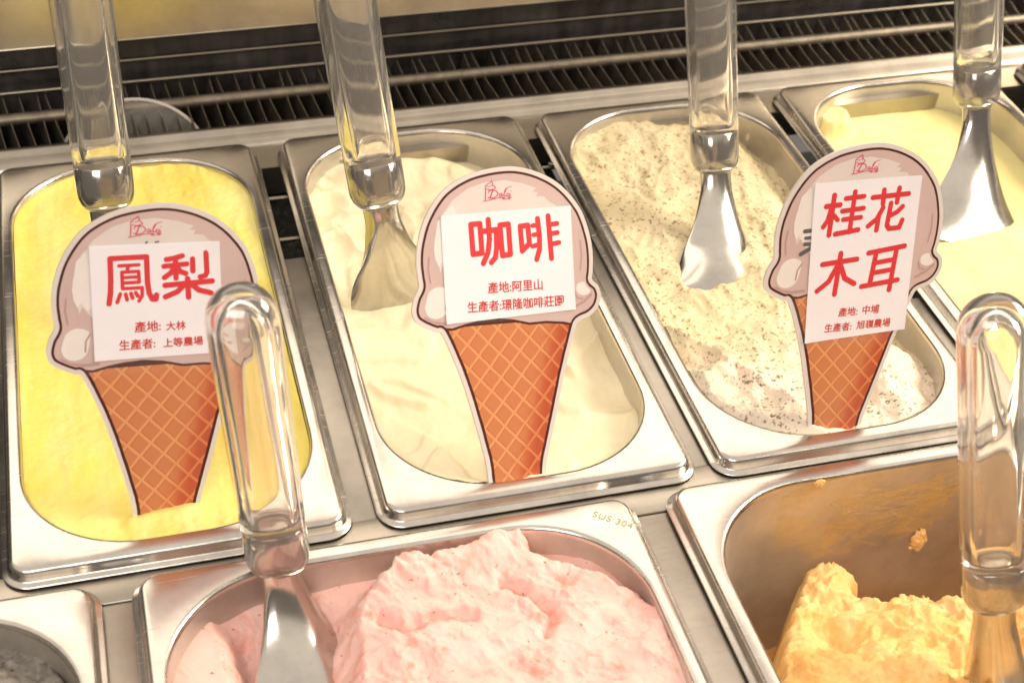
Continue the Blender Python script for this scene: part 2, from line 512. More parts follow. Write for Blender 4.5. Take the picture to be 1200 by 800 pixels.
X1 = -0.0127 - 0.165
X3, Y3 = 0.1737, -0.0022
X4, Y4 = 0.3472, -0.0015
FY = -0.0059 - LP
XB = -0.1342 - 0.165
XP, WP = -0.1204, 0.2450
XM = 0.1407
pan_pine = make_pan(X1, 0.0, 0.165, "steel pan filled to the brim with bright yellow gelato")
pan_coff = make_pan(0.0, 0.0, 0.165, "steel pan holding smooth ivory cream gelato, between the yellow and the speckled pans")
pan_osm = make_pan(X3, Y3, 0.165, "steel pan holding speckled beige gelato with brown flecks")
pan_pale = make_pan(X4, Y4, 0.165, "steel pan holding pale lemon gelato next to the speckled one")
pan_next = make_pan(0.5375, 0.0, 0.165, "steel pan of which only a corner shows, beyond the pale lemon pan")
pan_blk = make_pan(XB, FY, 0.165, "steel pan with dark grey gelato at the lower corner of the case")
pan_pink = make_pan(XP, FY, WP, "wide steel pan heaped with pink gelato, SUS 304 stamped on its rim")
pan_mango = make_pan(XM, FY, WP, "wide half-emptied steel pan with orange gelato and smeared walls")

# ------------------------------------------------------------------ gelato masses
def rr_sdf(x, y, x0, y0, x1, y1, r):
    cx, cy = (x0 + x1) / 2, (y0 + y1) / 2
    qx = np.abs(x - cx) - ((x1 - x0) / 2 - r); qy = np.abs(y - cy) - ((y1 - y0) / 2 - r)
    return np.hypot(np.maximum(qx, 0), np.maximum(qy, 0)) + np.minimum(np.maximum(qx, qy), 0) - r

def gelato(px, py, w, hfun, m, label, res=0.0008, R=0.058, jit=0.0006, seed=3, inset=0.0018):
    x0, y0, x1, y1 = opening(w)
    x0 += px + inset; x1 += px - inset; y0 += py + inset; y1 += py - inset
    R -= inset
    nx = int((x1 - x0) / res) + 3; ny = int((y1 - y0) / res) + 3
    gx = np.linspace(x0 - res, x1 + res, nx); gy = np.linspace(y0 - res, y1 + res, ny)
    X, Y = np.meshgrid(gx, gy)
    sd = rr_sdf(X, Y, x0, y0, x1, y1, R)
    e = 1e-5
    gxn = (rr_sdf(X + e, Y, x0, y0, x1, y1, R) - sd) / e; gyn = (rr_sdf(X, Y + e, x0, y0, x1, y1, R) - sd) / e
    inside = sd < 0
    o = np.where(sd > 0, sd, 0)
    XX = X - gxn * o; YY = Y - gyn * o
    edge = np.clip(-sd, 0, 1)
    Z = hfun(XX, YY, edge)
    # small sideways raggedness so that ridges are not a clean height field
    jx = fbm(XX, YY, 90, 4, seed + 50, 0.6) * jit; jy = fbm(XX, YY, 90, 4, seed + 60, 0.6) * jit
    fade = sstep(0, 0.004, edge)
    XX = XX + jx * fade; YY = YY + jy * fade
    cell = inside[:-1, :-1] | inside[1:, :-1] | inside[:-1, 1:] | inside[1:, 1:]
    ii, jj = np.nonzero(cell)
    a = ii * nx + jj
    faces = np.stack([a, a + 1, a + 1 + nx, a + nx], 1)
    used = np.unique(faces)
    remap = np.full(nx * ny, -1); remap[used] = np.arange(len(used))
    verts = np.stack([XX.ravel(), YY.ravel(), Z.ravel()], 1)[used]
    faces = remap[faces]
    me = bpy.data.meshes.new("gelato")
    me.vertices.add(len(verts)); me.vertices.foreach_set('co', verts.ravel())
    me.loops.add(faces.size); me.loops.foreach_set('vertex_index', faces.ravel().astype(np.int32))
    me.polygons.add(len(faces)); me.polygons.foreach_set('loop_start', np.arange(0, faces.size, 4, dtype=np.int32))
    me.polygons.foreach_set('use_smooth', np.ones(len(faces), bool))
    me.update(calc_edges=True); me.validate()
    me.materials.append(m)
    ob = link(bpy.data.objects.new("gelato", me))
    return tag(ob, label, "gelato", "gelato masses in the steel pans")

def gauss(d, s): return np.exp(-(d / s) ** 2)

def h_pine(x, y, e):
    z = -0.0042 + 0.0016 * fbm(x, y, 16, 3, 1) + 0.0005 * fbm(x, y, 90, 4, 2)
    z += 0.0010 * fbm(x * 2.2, y * 0.35, 30, 2, 4)
    z += 0.0010 * gauss(np.hypot(x + 0.11, y - 0.021), 0.018)           # pushed-up fold in front of the sign
    z += 0.0012 * gauss(e, 0.004)
    z += 0.0002 * fbm(x, y, 260, 3, 3, 0.6)
    z += 0.0022 * fbm(x + 0.006 * fbm(x, y, 20, 2, 3), y * 0.18, 30, 4, 5) + 0.0007 * fbm(x, y, 55, 4, 7, 0.6, True)      # spread strokes along the pan
    z += 0.0022 * gauss(seg_dist(x, y, [(-0.117, 0.029), (-0.088, 0.0305)]) + 0.0015 * fbm(x, y, 120, 3, 8), 0.004)
    z += 0.0026 * sstep(0.012, 0.0, e) * 0.0
    return z

def h_coff(x, y, e):
    # higher against the left wall, sunken along the right wall and at the back
    z = -0.0075 - 0.011 * sstep(0.06, 0.155, x) * sstep(0.0, 0.09, y) - 0.009 * sstep(0.24, 0.345, y)
    z += 0.0022 * fbm(x, y, 14, 3, 11) + 0.0005 * fbm(x, y, 70, 4, 12)
    z += 0.0012 * fbm(x * 0.5 + y * 0.9, y * 0.3 - x, 60, 3, 14)        # spatula strokes
    d = np.hypot(x - 0.0245, (y - 0.291) * 0.75)                        # the curl at the back left
    z -= 0.0045 * gauss(d, 0.008) ; z += 0.0040 * gauss(np.abs(d - 0.0125), 0.0035) * sstep(0.285, 0.30, y)
    d = seg_dist(x, y, [(0.0138, 0.2545), (0.0205, 0.2582), (0.027, 0.2582)]); z += 0.002 * gauss(d, 0.0025)
    s = poly_sdf(x, y, [(0.005, 0.093), (0.0186, 0.0879), (0.0254, 0.076), (0.0363, 0.0633), (0.0449, 0.0414), (0.050, 0.0264), (0.06, 0.01), (0.0, 0.0)])
    s = s + 0.002 * fbm(x, y, 60, 3, 15)
    z += 0.0042 * sstep(0.003, -0.003, s)
    d = seg_dist(x, y, [(0.0169, 0.1098), (0.022, 0.100), (0.0333, 0.0917), (0.0417, 0.0877)]); z += 0.003 * gauss(d, 0.0035)
    d = seg_dist(x, y, [(0.098, 0.092), (0.112, 0.077), (0.130, 0.066), (0.148, 0.060)]); z += 0.004 * gauss(d, 0.006)
    d = seg_dist(x, y, [(0.092, 0.120), (0.104, 0.128), (0.118, 0.122), (0.128, 0.106)]); z += 0.003 * gauss(d, 0.004)
    z += 0.005 * sstep(0.05, 0.012, y) * sstep(0.07, 0.12, x)
    z += 0.0016 * gauss(seg_dist(x, y, [(0.058, 0.0145), (0.088, 0.018)]), 0.004)
    qx = x + 0.016 * fbm(x, y, 18, 2, 18); qy = y + 0.016 * fbm(x, y, 18, 2, 17)
    rg = 1 - np.abs(gnoise(qx * 30, qy * 13, 16)) * 2
    z += 0.0036 * np.clip(rg, 0, 1) ** 3 * sstep(-0.1, 0.4, fbm(x, y, 11, 2, 13))          # crests of the folds
    tq = fbm(qx, qy * 0.8, 14, 2, 10) * 3.0
    z += 0.0017 * (np.floor(tq) + sstep(0.75, 1.0, tq - np.floor(tq)))
    d = seg_dist(x, y, [(0.045, 0.322), (0.07, 0.338), (0.098, 0.336), (0.122, 0.322)]); z += 0.006 * gauss(d, 0.011)
    z += 0.001 * gauss(e, 0.003)
    return z

def h_osm(x, y, e):
    X = x - X3
    z = -0.0065 - 0.016 * sstep(0.115, 0.152, X) * sstep(0.0, 0.03, y) - 0.006 * sstep(0.31, 0.35, y) * sstep(0.05, 0.09, X)
    wx = x + 0.008 * fbm(x, y, 26, 3, 20); wy = y + 0.008 * fbm(x, y, 26, 3, 19)
    z += 0.0030 * fbm(wx, wy, 22, 3, 21) + 0.0058 * (fbm(wx, wy * 0.6, 26, 3, 22, 0.5, True) - 0.4) + 0.0003 * fbm(x, y, 200, 3, 23, 0.6)
    z += 0.0016 * gauss(seg_dist(x, y, [(0.229, 0.0135), (0.259, 0.0165)]), 0.004)
    wall = seg_dist(x, y, [(0.190, 0.112), (0.2088, 0.0924), (0.2194, 0.0673), (0.2314, 0.0357)])
    s = poly_sdf(x, y, [(0.17, 0.135), (0.190, 0.112), (0.2088, 0.0924), (0.2194, 0.0673), (0.2314, 0.0357), (0.235, 0.0), (0.17, 0.0)]) + 0.004 * fbm(x, y, 50, 4, 24)
    z += 0.0045 * sstep(0.004, -0.004, s) + 0.0040 * gauss(wall + 0.003 * fbm(x, y, 60, 3, 29), 0.0045)
    z += (0.0080 * (fbm(wx, wy * 0.7, 40, 4, 26, 0.55, True) - 0.35)) * sstep(0.01, -0.01, s)
    d = seg_dist(x, y, [(0.205, 0.150), (0.238, 0.1545), (0.268, 0.1612)])     # edge cut by the spatula
    z += 0.004 * sstep(0.0, 0.006, 0.152 + 0.19 * (x - 0.2124) - y + 0.002 * fbm(x, y, 60, 3, 28)) * sstep(0.035, 0.0, 0.152 + 0.19 * (x - 0.2124) - y) * sstep(0.275, 0.262, x)
    r = np.hypot(x - 0.300, (y - 0.064) * 0.7); z += 0.011 * gauss(r, 0.024) * (1 + 0.5 * fbm(x, y, 50, 4, 27))
    z += 0.004 * sstep(0.05, 0.015, y)
    z = np.where(e < 0.02, np.minimum(z, -0.0015 + 1.2 * e), z)
    return z

def h_pale(x, y, e):
    z = -0.024 + 0.003 * fbm(x, y, 12, 3, 31) + 0.0004 * fbm(x, y, 90, 3, 32) + 0.0012 * fbm(x, y * 0.3, 40, 3, 33)
    z += 0.013 * sstep(0.24, 0.08, y)
    d = np.hypot(x - 0.387, y - 0.331); d = np.hypot(d, 0) + 0.004 * fbm(x, y, 55, 3, 34); z += 0.0115 * sstep(0.0165, 0.0085, d) * (1 + 0.2 * fbm(x, y, 60, 2, 35))
    z += 0.003 * sstep(0.32, 0.345, y) * sstep(0.37, 0.40, x)
    z += 0.0035 * sstep(0.0, 0.006, 0.181 + 0.2 * (x - 0.395) - y) * sstep(0.06, 0.0, 0.181 + 0.2 * (x - 0.395) - y)
    return z

def h_pink(x, y, e):
    z = -0.0175 + 0.0018 * fbm(x, y, 18, 3, 41) + 0.0003 * fbm(x, y, 120, 3, 42)
    rid = seg_dist(x, y, [(-0.0266, -0.0395), (-0.0049, -0.0309), (0.0165, -0.0263), (0.0332, -0.0256), (0.0512, -0.0235), (0.063, -0.0235)])
    heap = poly_sdf(x, y, [(-0.034, -0.050), (-0.0266, -0.0380), (-0.0049, -0.0305), (0.0165, -0.0270), (0.0332, -0.0260), (0.0512, -0.0220), (0.064, -0.0205),
                           (0.066, -0.031), (0.078, -0.042), (0.095, -0.052), (0.109, -0.068), (0.120, -0.086), (0.128, -0.105), (0.13, -0.36), (-0.08, -0.36), (-0.058, -0.115), (-0.042, -0.082), (-0.038, -0.066)])
    heap = heap - 0.0030 + 0.0055 * fbm(x, y, 34, 6, 43, 0.62)
    up = sstep(0.0022, -0.0055 - 0.020 * sstep(0.005, -0.035, x), heap)
    # torn scoops: warped ridges with flat facets between them
    wx = x + 0.010 * fbm(x, y, 22, 3, 46); wy = y + 0.010 * fbm(x, y, 22, 3, 47)
    big = fbm(wx, wy, 17, 3, 44, 0.5)
    tear = fbm(wx * 0.75 - wy * 0.66, (wx * 0.66 + wy * 0.75) * 2.2, 17, 4, 48, 0.50, True)
    crumb = fbm(wx * 0.8 + wy * 0.6, (wy * 0.8 - wx * 0.6) * 0.55, 150, 4, 45, 0.66)
    patch = sstep(-0.05, 0.40, fbm(x, y, 20, 3, 49))
    hole = sstep(0.25, 0.55, fbm(wx, wy, 70, 3, 50)) * patch
    z += up * (0.0125 + 0.0060 * big + 0.0080 * (tear - 0.45) * (0.45 + 0.55 * patch) + 0.0042 * crumb * (0.25 + 0.75 * patch) - 0.0036 * hole + 0.0095 * gauss(rid, 0.012))
    crk = seg_dist(x, y, [(0.049, -0.048), (0.060, -0.056), (0.066, -0.072), (0.060, -0.082)]) + 0.003 * np.abs(fbm(x, y, 90, 3, 55)); z -= up * 0.006 * gauss(crk, 0.0028)
    crk = seg_dist(x, y, [(-0.012, -0.055), (-0.002, -0.064), (0.012, -0.061), (0.030, -0.063)]) + 0.003 * np.abs(fbm(x, y, 90, 3, 56)); z -= up * 0.006 * gauss(crk, 0.003)
    z += 0.004 * gauss(np.hypot(x - 0.098, (y + 0.035)), 0.02)          # smooth puddle against the far right wall
    z -= (0.003 * sstep(-0.020, -0.050, x) + 0.016 * sstep(-0.010, -0.035, x) * sstep(-0.085, -0.072, x) * sstep(-0.020, -0.050, y)) * (1 - up)                    # scraped hollow where the spatula stands
    z += 0.006 * sstep(0.003, -0.003, poly_sdf(x, y, [(-0.10, -0.015), (-0.088, -0.02), (-0.076, -0.07), (-0.075, -0.2), (-0.13, -0.2), (-0.12, -0.05)])) * (1 - up)
    return z

def h_mango(x, y, e):
    ch = poly_sdf(x, y, [(0.1650, -0.135), (0.171, -0.100), (0.188, -0.064), (0.2030, -0.048), (0.216, -0.030), (0.242, -0.034), (0.246, -0.042), (0.2385, -0.052),
                         (0.2490, -0.060), (0.2604, -0.055), (0.290, -0.069), (0.32, -0.066), (0.376, -0.060), (0.376, -0.36), (0.17, -0.36)])
    n5 = fbm(x, y, 45, 5, 51, 0.6)
    ch = ch + 0.007 * fbm(x, y, 45, 6, 51, 0.66)
    up = sstep(0.004, -0.005, ch)
    wx = x + 0.008 * fbm(x, y, 30, 3, 57); wy = y + 0.008 * fbm(x, y, 30, 3, 58)
    top = -0.051 + 0.007 * fbm(wx, wy, 22, 3, 52, 0.5) + 0.0085 * (fbm(wx, wy * 1.5, 26, 5, 53, 0.56, True) - 0.4) + 0.0040 * fbm(wx, wy, 150, 4, 59, 0.66) * sstep(-0.1, 0.4, fbm(x, y, 28, 3, 60))
    lump = gauss(np.hypot(x - 0.224, (y + 0.038) * 1.2), 0.017)
    top += 0.003 * lump + 0.006 * sstep(-0.07, -0.11, y)
    hole = np.hypot(x - 0.236, (y + 0.050)); top -= 0.010 * gauss(hole, 0.008)
    hole = np.hypot((x - 0.2135), (y + 0.083) * 1.3); top -= 0.007 * gauss(hole, 0.010)
    low = -0.1155 + 0.004 * fbm(x, y, 40, 3, 54)
    return low + (top - low) * up

def h_black(x, y, e):
    d = np.hypot((x + 0.192) / 0.050, (y + 0.060) / 0.052) + 0.10 * fbm(x, y, 40, 4, 62)
    z = -0.085 + 0.069 * sstep(1.0, 0.78, d) + 0.006 * fbm(x, y, 55, 5, 61, 0.6)
    z += 0.010 * sstep(0.7, 0.1, d)
    return z

gelato(X1, 0, 0.165, h_pine, M_PINE, "bright yellow gelato filled level with the pan rim", seed=1)
gelato(0, 0, 0.165, h_coff, M_COFF, "smooth ivory cream gelato with soft folds and a curl", seed=2)
gelato(X3, Y3, 0.165, h_osm, M_OSM, "beige gelato speckled with brown and green flecks", jit=0.0014, seed=3)
gelato(X4, Y4, 0.165, h_pale, M_PALE, "pale lemon gelato, smooth and low in its pan", res=0.0011, seed=4)
gelato(XP, FY, WP, h_pink, M_PINK, "rough heap of pink gelato with red seeds", res=0.00085, jit=0.0030, seed=5)
gelato(XM, FY, WP, h_mango, M_MANGO, "crumbly orange gelato, one side scooped out to bare steel", res=0.00095, jit=0.0030, seed=6)
gelato(XB, FY, 0.165, h_black, M_BLACK, "dark grey sesame-like gelato, low in its pan", res=0.0011, jit=0.0012, seed=7)

# ------------------------------------------------------------------ flat art: contour a distance field, fill as a 2D curve
def contours(F, xs, ys):
    """closed loops of the zero level of F (negative inside), by marching squares"""
    neg = F < 0
    c = neg[:-1, :-1] * 1 + neg[:-1, 1:] * 2 + neg[1:, 1:] * 4 + neg[1:, :-1] * 8
    ii, jj = np.nonzero((c > 0) & (c < 15))
    T = {1: [(3, 0)], 2: [(0, 1)], 3: [(3, 1)], 4: [(1, 2)], 5: [(3, 0), (1, 2)], 6: [(0, 2)], 7: [(3, 2)],
         8: [(2, 3)], 9: [(2, 0)], 10: [(0, 1), (2, 3)], 11: [(2, 1)], 12: [(1, 3)], 13: [(1, 0)], 14: [(0, 3)]}
    nxt = {}
    def key(i, j, e):
        if e == 0: return (i, j, 'h')
        if e == 2: return (i + 1, j, 'h')
        if e == 3: return (i, j, 'v')
        return (i, j + 1, 'v')
    for i, j in zip(ii.tolist(), jj.tolist()):
        for a, b in T[int(c[i, j])]:
            nxt[key(i, j, a)] = key(i, j, b)
    def pos(k):
        i, j, o = k
        if o == 'h':
            a, b = F[i, j], F[i, j + 1]; t = a / (a - b)
            return (xs[j] + t * (xs[j + 1] - xs[j]), ys[i])
        a, b = F[i, j], F[i + 1, j]; t = a / (a - b)
        return (xs[j], ys[i] + t * (ys[i + 1] - ys[i]))
    loops = []
    while nxt:
        s = next(iter(nxt)); k = s; L = []
        while k in nxt:
            L.append(pos(k)); k = nxt.pop(k)
        if len(L) > 4: loops.append(L)
    return loops

DG = None
def curve_mesh(name, loops, z, m, parent, thick=0.0, scale=0.001):
    cu = bpy.data.curves.new(name, 'CURVE'); cu.dimensions = '2D'; cu.fill_mode = 'BOTH'
    for L in loops:
        sp = cu.splines.new('POLY'); sp.points.add(len(L) - 1); sp.use_cyclic_u = True
        for p, q in zip(sp.points, L): p.co = (q[0] * scale, q[1] * scale, 0, 1)
    cu.extrude = thick / 2
    return flat_from_curve(name, cu, z + thick / 2, m, parent)

def flat_from_curve(name, cu, z, m, parent, xf=None):
    t = bpy.data.objects.new("tmp", cu); COL.objects.link(t)
    dg = bpy.context.evaluated_depsgraph_get(); dg.update()
    me = bpy.data.meshes.new_from_object(t.evaluated_get(dg))
    bpy.data.objects.remove(t)
    me.name = name
    for v in me.vertices:
        if xf: v.co.x, v.co.y = xf(v.co.x, v.co.y)
        v.co.z += z
    me.materials.clear(); me.materials.append(m)
    me.polygons.foreach_set('use_smooth', [False] * len(me.polygons))
    return link(bpy.data.objects.new(name, me), parent)

def field(b, res):
    xs = np.arange(b[0], b[2] + res, res); ys = np.arange(b[1], b[3] + res, res)
    X, Y = np.meshgrid(xs, ys)
    return xs, ys, X, Y

def strokes_sdf(X, Y, strokes):
    F = np.full(X.shape, 1e3)
    for s in strokes:
        w, pts = s[0], s[1]
        F = np.minimum(F, seg_dist(X, Y, pts) - w / 2)
    return F

def smooth_closed(pts, n=6):
    P = np.array(pts, float); out = []
    N = len(P)
    for i in range(N):
        p0, p1, p2, p3 = P[i - 1], P[i], P[(i + 1) % N], P[(i + 2) % N]
        for k in range(n):
            t = k / n
            out.append(tuple(0.5 * ((2 * p1) + (-p0 + p2) * t + (2 * p0 - 5 * p1 + 4 * p2 - p3) * t * t + (-p0 + 3 * p1 - 3 * p2 + p3) * t ** 3)))
    return out

OUT = [(0.8, 156.3), (-15.2, 154.0), (-26.7, 149.3), (-34.8, 142.9), (-42.0, 132.4), (-46.0, 121.3), (-47.3, 112.1), (-46.9, 104.7), (-46.6, 99.9), (-49.4, 94.6), (-50.8, 88.5), (-49.4, 83.6), (-45.2, 80.4), (-38.9, 77.3), (-35.4, 75.4),
       (-27.4, 55.3), (-21.4, 34.4), (-16.1, 12.1), (-11.5, -10), (12.5, -10), (17.3, 8.4), (20.4, 19.5), (25.4, 37.4), (29.4, 52.3), (35.4, 70.8), (38.2, 76.9), (45.1, 79.6), (49.7, 83.8), (51.5, 89.4), (50.2, 94.3), (46.9, 97.6), (47.3, 101.5),
       (47.8, 108.5), (47.2, 117.2), (44.7, 127.0), (40.9, 135.3), (32.9, 144.7), (23.8, 150.9), (12.3, 155.1)]
WAV = [(-38.5, 79.2), (-30.5, 78.2), (-23.6, 79.8), (-16.7, 80.9), (-7.5, 81.5), (1.6, 80.4), (10.9, 78.0), (20.3, 78.1), (29.8, 77.0), (36, 75.5), (44, 76.0), (56, 80.0)]

OUT = smooth_closed(OUT, 5)
_art = {}
def sign_art():
    xs, ys, X, Y = field((-54, -13, 54, 160), 0.30)
    D = poly_sdf(X, Y, OUT)
    Sc = poly_sdf(X, Y, [(-60, 81.5)] + WAV + [(60, 82), (60, 170), (-60, 170)])
    wob = 0.25 * fbm(X, Y, 0.16, 3, 77)
    _art['board'] = contours(D - 0.1, xs, ys)
    _art['line'] = contours(D + 2.1 + wob * 0.4, xs, ys)
    _art['scoop'] = contours(np.maximum(D + 3.35 + wob * 0.4, Sc + 0.5), xs, ys)
    cone = np.maximum(D + 3.6 + wob, -Sc + 0.7)
    _art['cone'] = contours(np.maximum(cone, Y - 79), xs, ys)
    hl = smooth_closed([(-37.7, 122.0), (-33.1, 134.0), (-27.2, 141.0), (-19.0, 146.4), (-9.8, 149.1), (0.5, 149.7), (10.8, 147.7), (17.9, 145.1)], 1) + \
        [(15.5, 143.5), (18.7, 143.0), (17.4, 141.1), (22.1, 140.7), (24.4, 138.2), (29.0, 135.8), (26, 118), (10, 90), (-14, 86), (-22, 93), (-26, 100), (-31.0, 105.7), (-33.8, 109.4), (-35.2, 106.5), (-36.8, 112.7)]
    _art['light'] = contours(np.maximum(poly_sdf(X, Y, hl) + wob, D + 4.6), xs, ys)
    wp = [(-38.1, 118.0), (-35.6, 131.1), (-30.2, 136.4), (-27, 139), (-24, 130), (-25, 112), (-31.6, 107.5), (-34.4, 111.4), (-35.9, 109.0), (-37.6, 112.7)]
    Fw = poly_sdf(X, Y, wp)
    for b in ([(-43.6, 92.2), (-41.5, 97.2), (-36.7, 99.4), (-31.5, 97.4), (-31.4, 92.4), (-33.4, 86.2), (-38.0, 83.9), (-42.4, 85.3), (-44.2, 89.0)],
              [(38.1, 95.6), (42.1, 96.9), (45.6, 94.5), (45.2, 91.2), (41.8, 90.0), (38.2, 91.8)]):
        Fw = np.minimum(Fw, poly_sdf(X, Y, smooth_closed(b)))
    _art['white'] = contours(np.maximum(Fw, D + 4.4), xs, ys)
    dk = [(0.9, [(-33.5, 88), (-33.0, 93), (-30.8, 96.5)]), (0.7, [(-40.6, 101.5), (-41.5, 108), (-40.8, 114)]), (0.6, [(40.5, 103), (41.6, 110), (41.0, 118)]),
          (1.6, [(-44.5, 84.5), (-40.5, 82.0), (-35.0, 81.3), (-28, 81.6)]), (1.3, [(36, 84.2), (42, 87.0), (46, 90.2)]), (0.8, [(36.6, 92.5), (38, 89), (41, 88.2)])]
    _art['deep'] = contours(np.maximum(strokes_sdf(X, Y, dk), D + 4.0), xs, ys)
sign_art()

# the round-ended red characters, drawn as strokes in a 100 x 100 box (x right, y up)
def T(l, ox, oy, sx, sy):     # from picture-like coordinates (y down) to 0..100 (y up)
    return [(w, [((x - ox) / sx * 100, 100 - (y - oy) / sy * 100) for x, y in p]) for w, p in l]
K = {}
K['feng'] = T([(9, [(355, 285), (354, 380), (350, 440), (341, 490)]), (9, [(355, 283), (528, 283)]), (9, [(528, 283), (528, 400), (534, 450), (548, 480), (566, 482), (569, 462)]),
               (6, [(395, 318), (490, 318)]), (6, [(442, 318), (432, 345)]), (6, [(408, 348), (488, 348), (488, 398), (408, 398)]), (6, [(408, 348), (408, 424), (502, 424), (500, 462), (484, 486)]),
               (6, [(408, 373), (488, 373)]), (6.5, [(396, 448), (380, 486)]), (6.5, [(422, 450), (427, 476)]), (6.5, [(447, 448), (454, 470)]), (6.5, [(470, 446), (479, 462)])], 333, 270, 245, 225)
K['li'] = T([(9, [(692, 274), (650, 284), (618, 288)]), (9, [(606, 320), (712, 314)]), (9, [(660, 284), (660, 380)]), (9, [(655, 325), (635, 355), (606, 374)]), (9, [(666, 328), (682, 350), (706, 360)]),
             (9, [(740, 292), (740, 350)]), (9, [(804, 265), (806, 360), (798, 376), (774, 380)]), (9.5, [(608, 412), (830, 404)]), (9.5, [(714, 386), (716, 476)]), (9.5, [(700, 412), (665, 446), (608, 468)]), (9.5, [(730, 412), (765, 444), (822, 462)])], 595, 262, 245, 222)
K['ka'] = T([(10, [(288, 288), (330, 286), (334, 420), (292, 424), (288, 288)]), (10, [(345, 322), (406, 318), (404, 400), (396, 445), (376, 466)]), (10, [(370, 270), (372, 360), (362, 420), (338, 468)]),
             (10, [(424, 298), (464, 295), (468, 434), (430, 438), (424, 298)])], 278, 262, 205, 212)
K['fei'] = T([(10, [(515, 292), (552, 289), (556, 372), (520, 404), (515, 292)]), (10, [(600, 262), (606, 340), (604, 400), (588, 446)]), (8.5, [(575, 292), (600, 290)]), (8.5, [(578, 334), (603, 332)]), (8.5, [(570, 386), (605, 378)]),
              (10, [(652, 252), (660, 446)]), (9, [(655, 292), (694, 288)]), (9, [(656, 334), (694, 330)]), (9, [(658, 382), (700, 376)])], 500, 248, 205, 205)
K['gui'] = T([(10, [(262, 212), (260, 352)]), (10, [(236, 250), (288, 247)]), (9.5, [(256, 258), (248, 300), (234, 322)]), (9, [(270, 284), (286, 300)]), (9.5, [(308, 226), (376, 222)]), (9.5, [(340, 204), (338, 346)]), (9.5, [(300, 270), (380, 264)]),
              (9.5, [(308, 300), (374, 296)]), (10, [(284, 350), (370, 340)])], 228, 200, 155, 158)
K['hua'] = T([(10, [(406, 214), (540, 208)]), (10, [(445, 190), (447, 238)]), (10, [(502, 186), (500, 236)]), (10, [(450, 252), (432, 290), (402, 314)]), (10, [(438, 282), (436, 330)]), (10, [(478, 238), (474, 315), (484, 328), (522, 326), (530, 300)]), (10, [(524, 252), (506, 270), (476, 284)])], 398, 182, 148, 152)
K['mu'] = T([(10.5, [(224, 458), (348, 448)]), (10.5, [(286, 424), (282, 566)]), (10.5, [(278, 468), (254, 520), (216, 550)]), (10.5, [(292, 468), (312, 512), (350, 534)])], 212, 418, 140, 152)
K['er'] = T([(10, [(388, 420), (518, 404)]), (10, [(416, 420), (408, 530)]), (10, [(490, 412), (484, 560)]), (9.5, [(412, 458), (488, 450)]), (9.5, [(410, 494), (486, 486)]), (10, [(378, 540), (510, 526)])], 374, 400, 148, 160)

def char_strokes(key, box):          # box x0,y0,x1,y1 in mm
    x0, y0, x1, y1 = box; sx = (x1 - x0) / 100; sy = (y1 - y0) / 100
    s = (abs(sx) + abs(sy)) / 2
    return [(w * s * 1.22, [(x0 + px * sx, y0 + py * sy) for px, py in p]) for w, p in K[key]]

def logo_strokes(ox, oy):
    s = 0.0964
    L = [(5, [(456, 132), (452, 186)]), (4, [(440, 193), (475, 188), (520, 180), (560, 180)]), (4, [(455, 132), (456, 116), (470, 106), (482, 100), (489, 91), (496, 103), (494, 112), (503, 118), (511, 128), (500, 134), (480, 138), (463, 132)]),
         (3, [(462, 118), (480, 120), (495, 113)]), (6, [(494, 142), (486, 160), (478, 178)]), (4.5, [(470, 152), (474, 142), (492, 138), (512, 142), (524, 156), (518, 168), (502, 178), (480, 180), (468, 174)]),
         (4, [(546, 160), (536, 157), (529, 166), (534, 174), (545, 163), (544, 173), (552, 170)]), (4, [(552, 170), (566, 146), (570, 133), (561, 146), (556, 164), (561, 174), (569, 168)]),
         (4, [(583, 161), (575, 159), (569, 168), (574, 174), (583, 169)]), (4, [(590, 160), (586, 171), (594, 170)]), (3, [(566, 144), (578, 130), (600, 124)]), (4, [(595, 149), (597, 147)]),
         (4, [(548, 181), (560, 181)]), (4, [(554, 178), (550, 189)]), (4, [(554, 184), (560, 189)]), (4, [(566, 184), (568, 188)]), (4, [(574, 180), (594, 178)]), (4, [(584, 176), (584, 190)]), (4, [(576, 186), (594, 184)])]
    return [(w * s, [(ox + (x - 440) * s, oy - (y - 195) * s) for x, y in p]) for w, p in L]

def stroke_obj(name, strokes, z, m, parent, res=0.16):
    P = [q for s in strokes for q in s[1]]
    xs, ys, X, Y = field((min(p[0] for p in P) - 3, min(p[1] for p in P) - 3, max(p[0] for p in P) + 3, max(p[1] for p in P) + 3), res)
    return curve_mesh(name, contours(strokes_sdf(X, Y, strokes), xs, ys), z, m, parent)

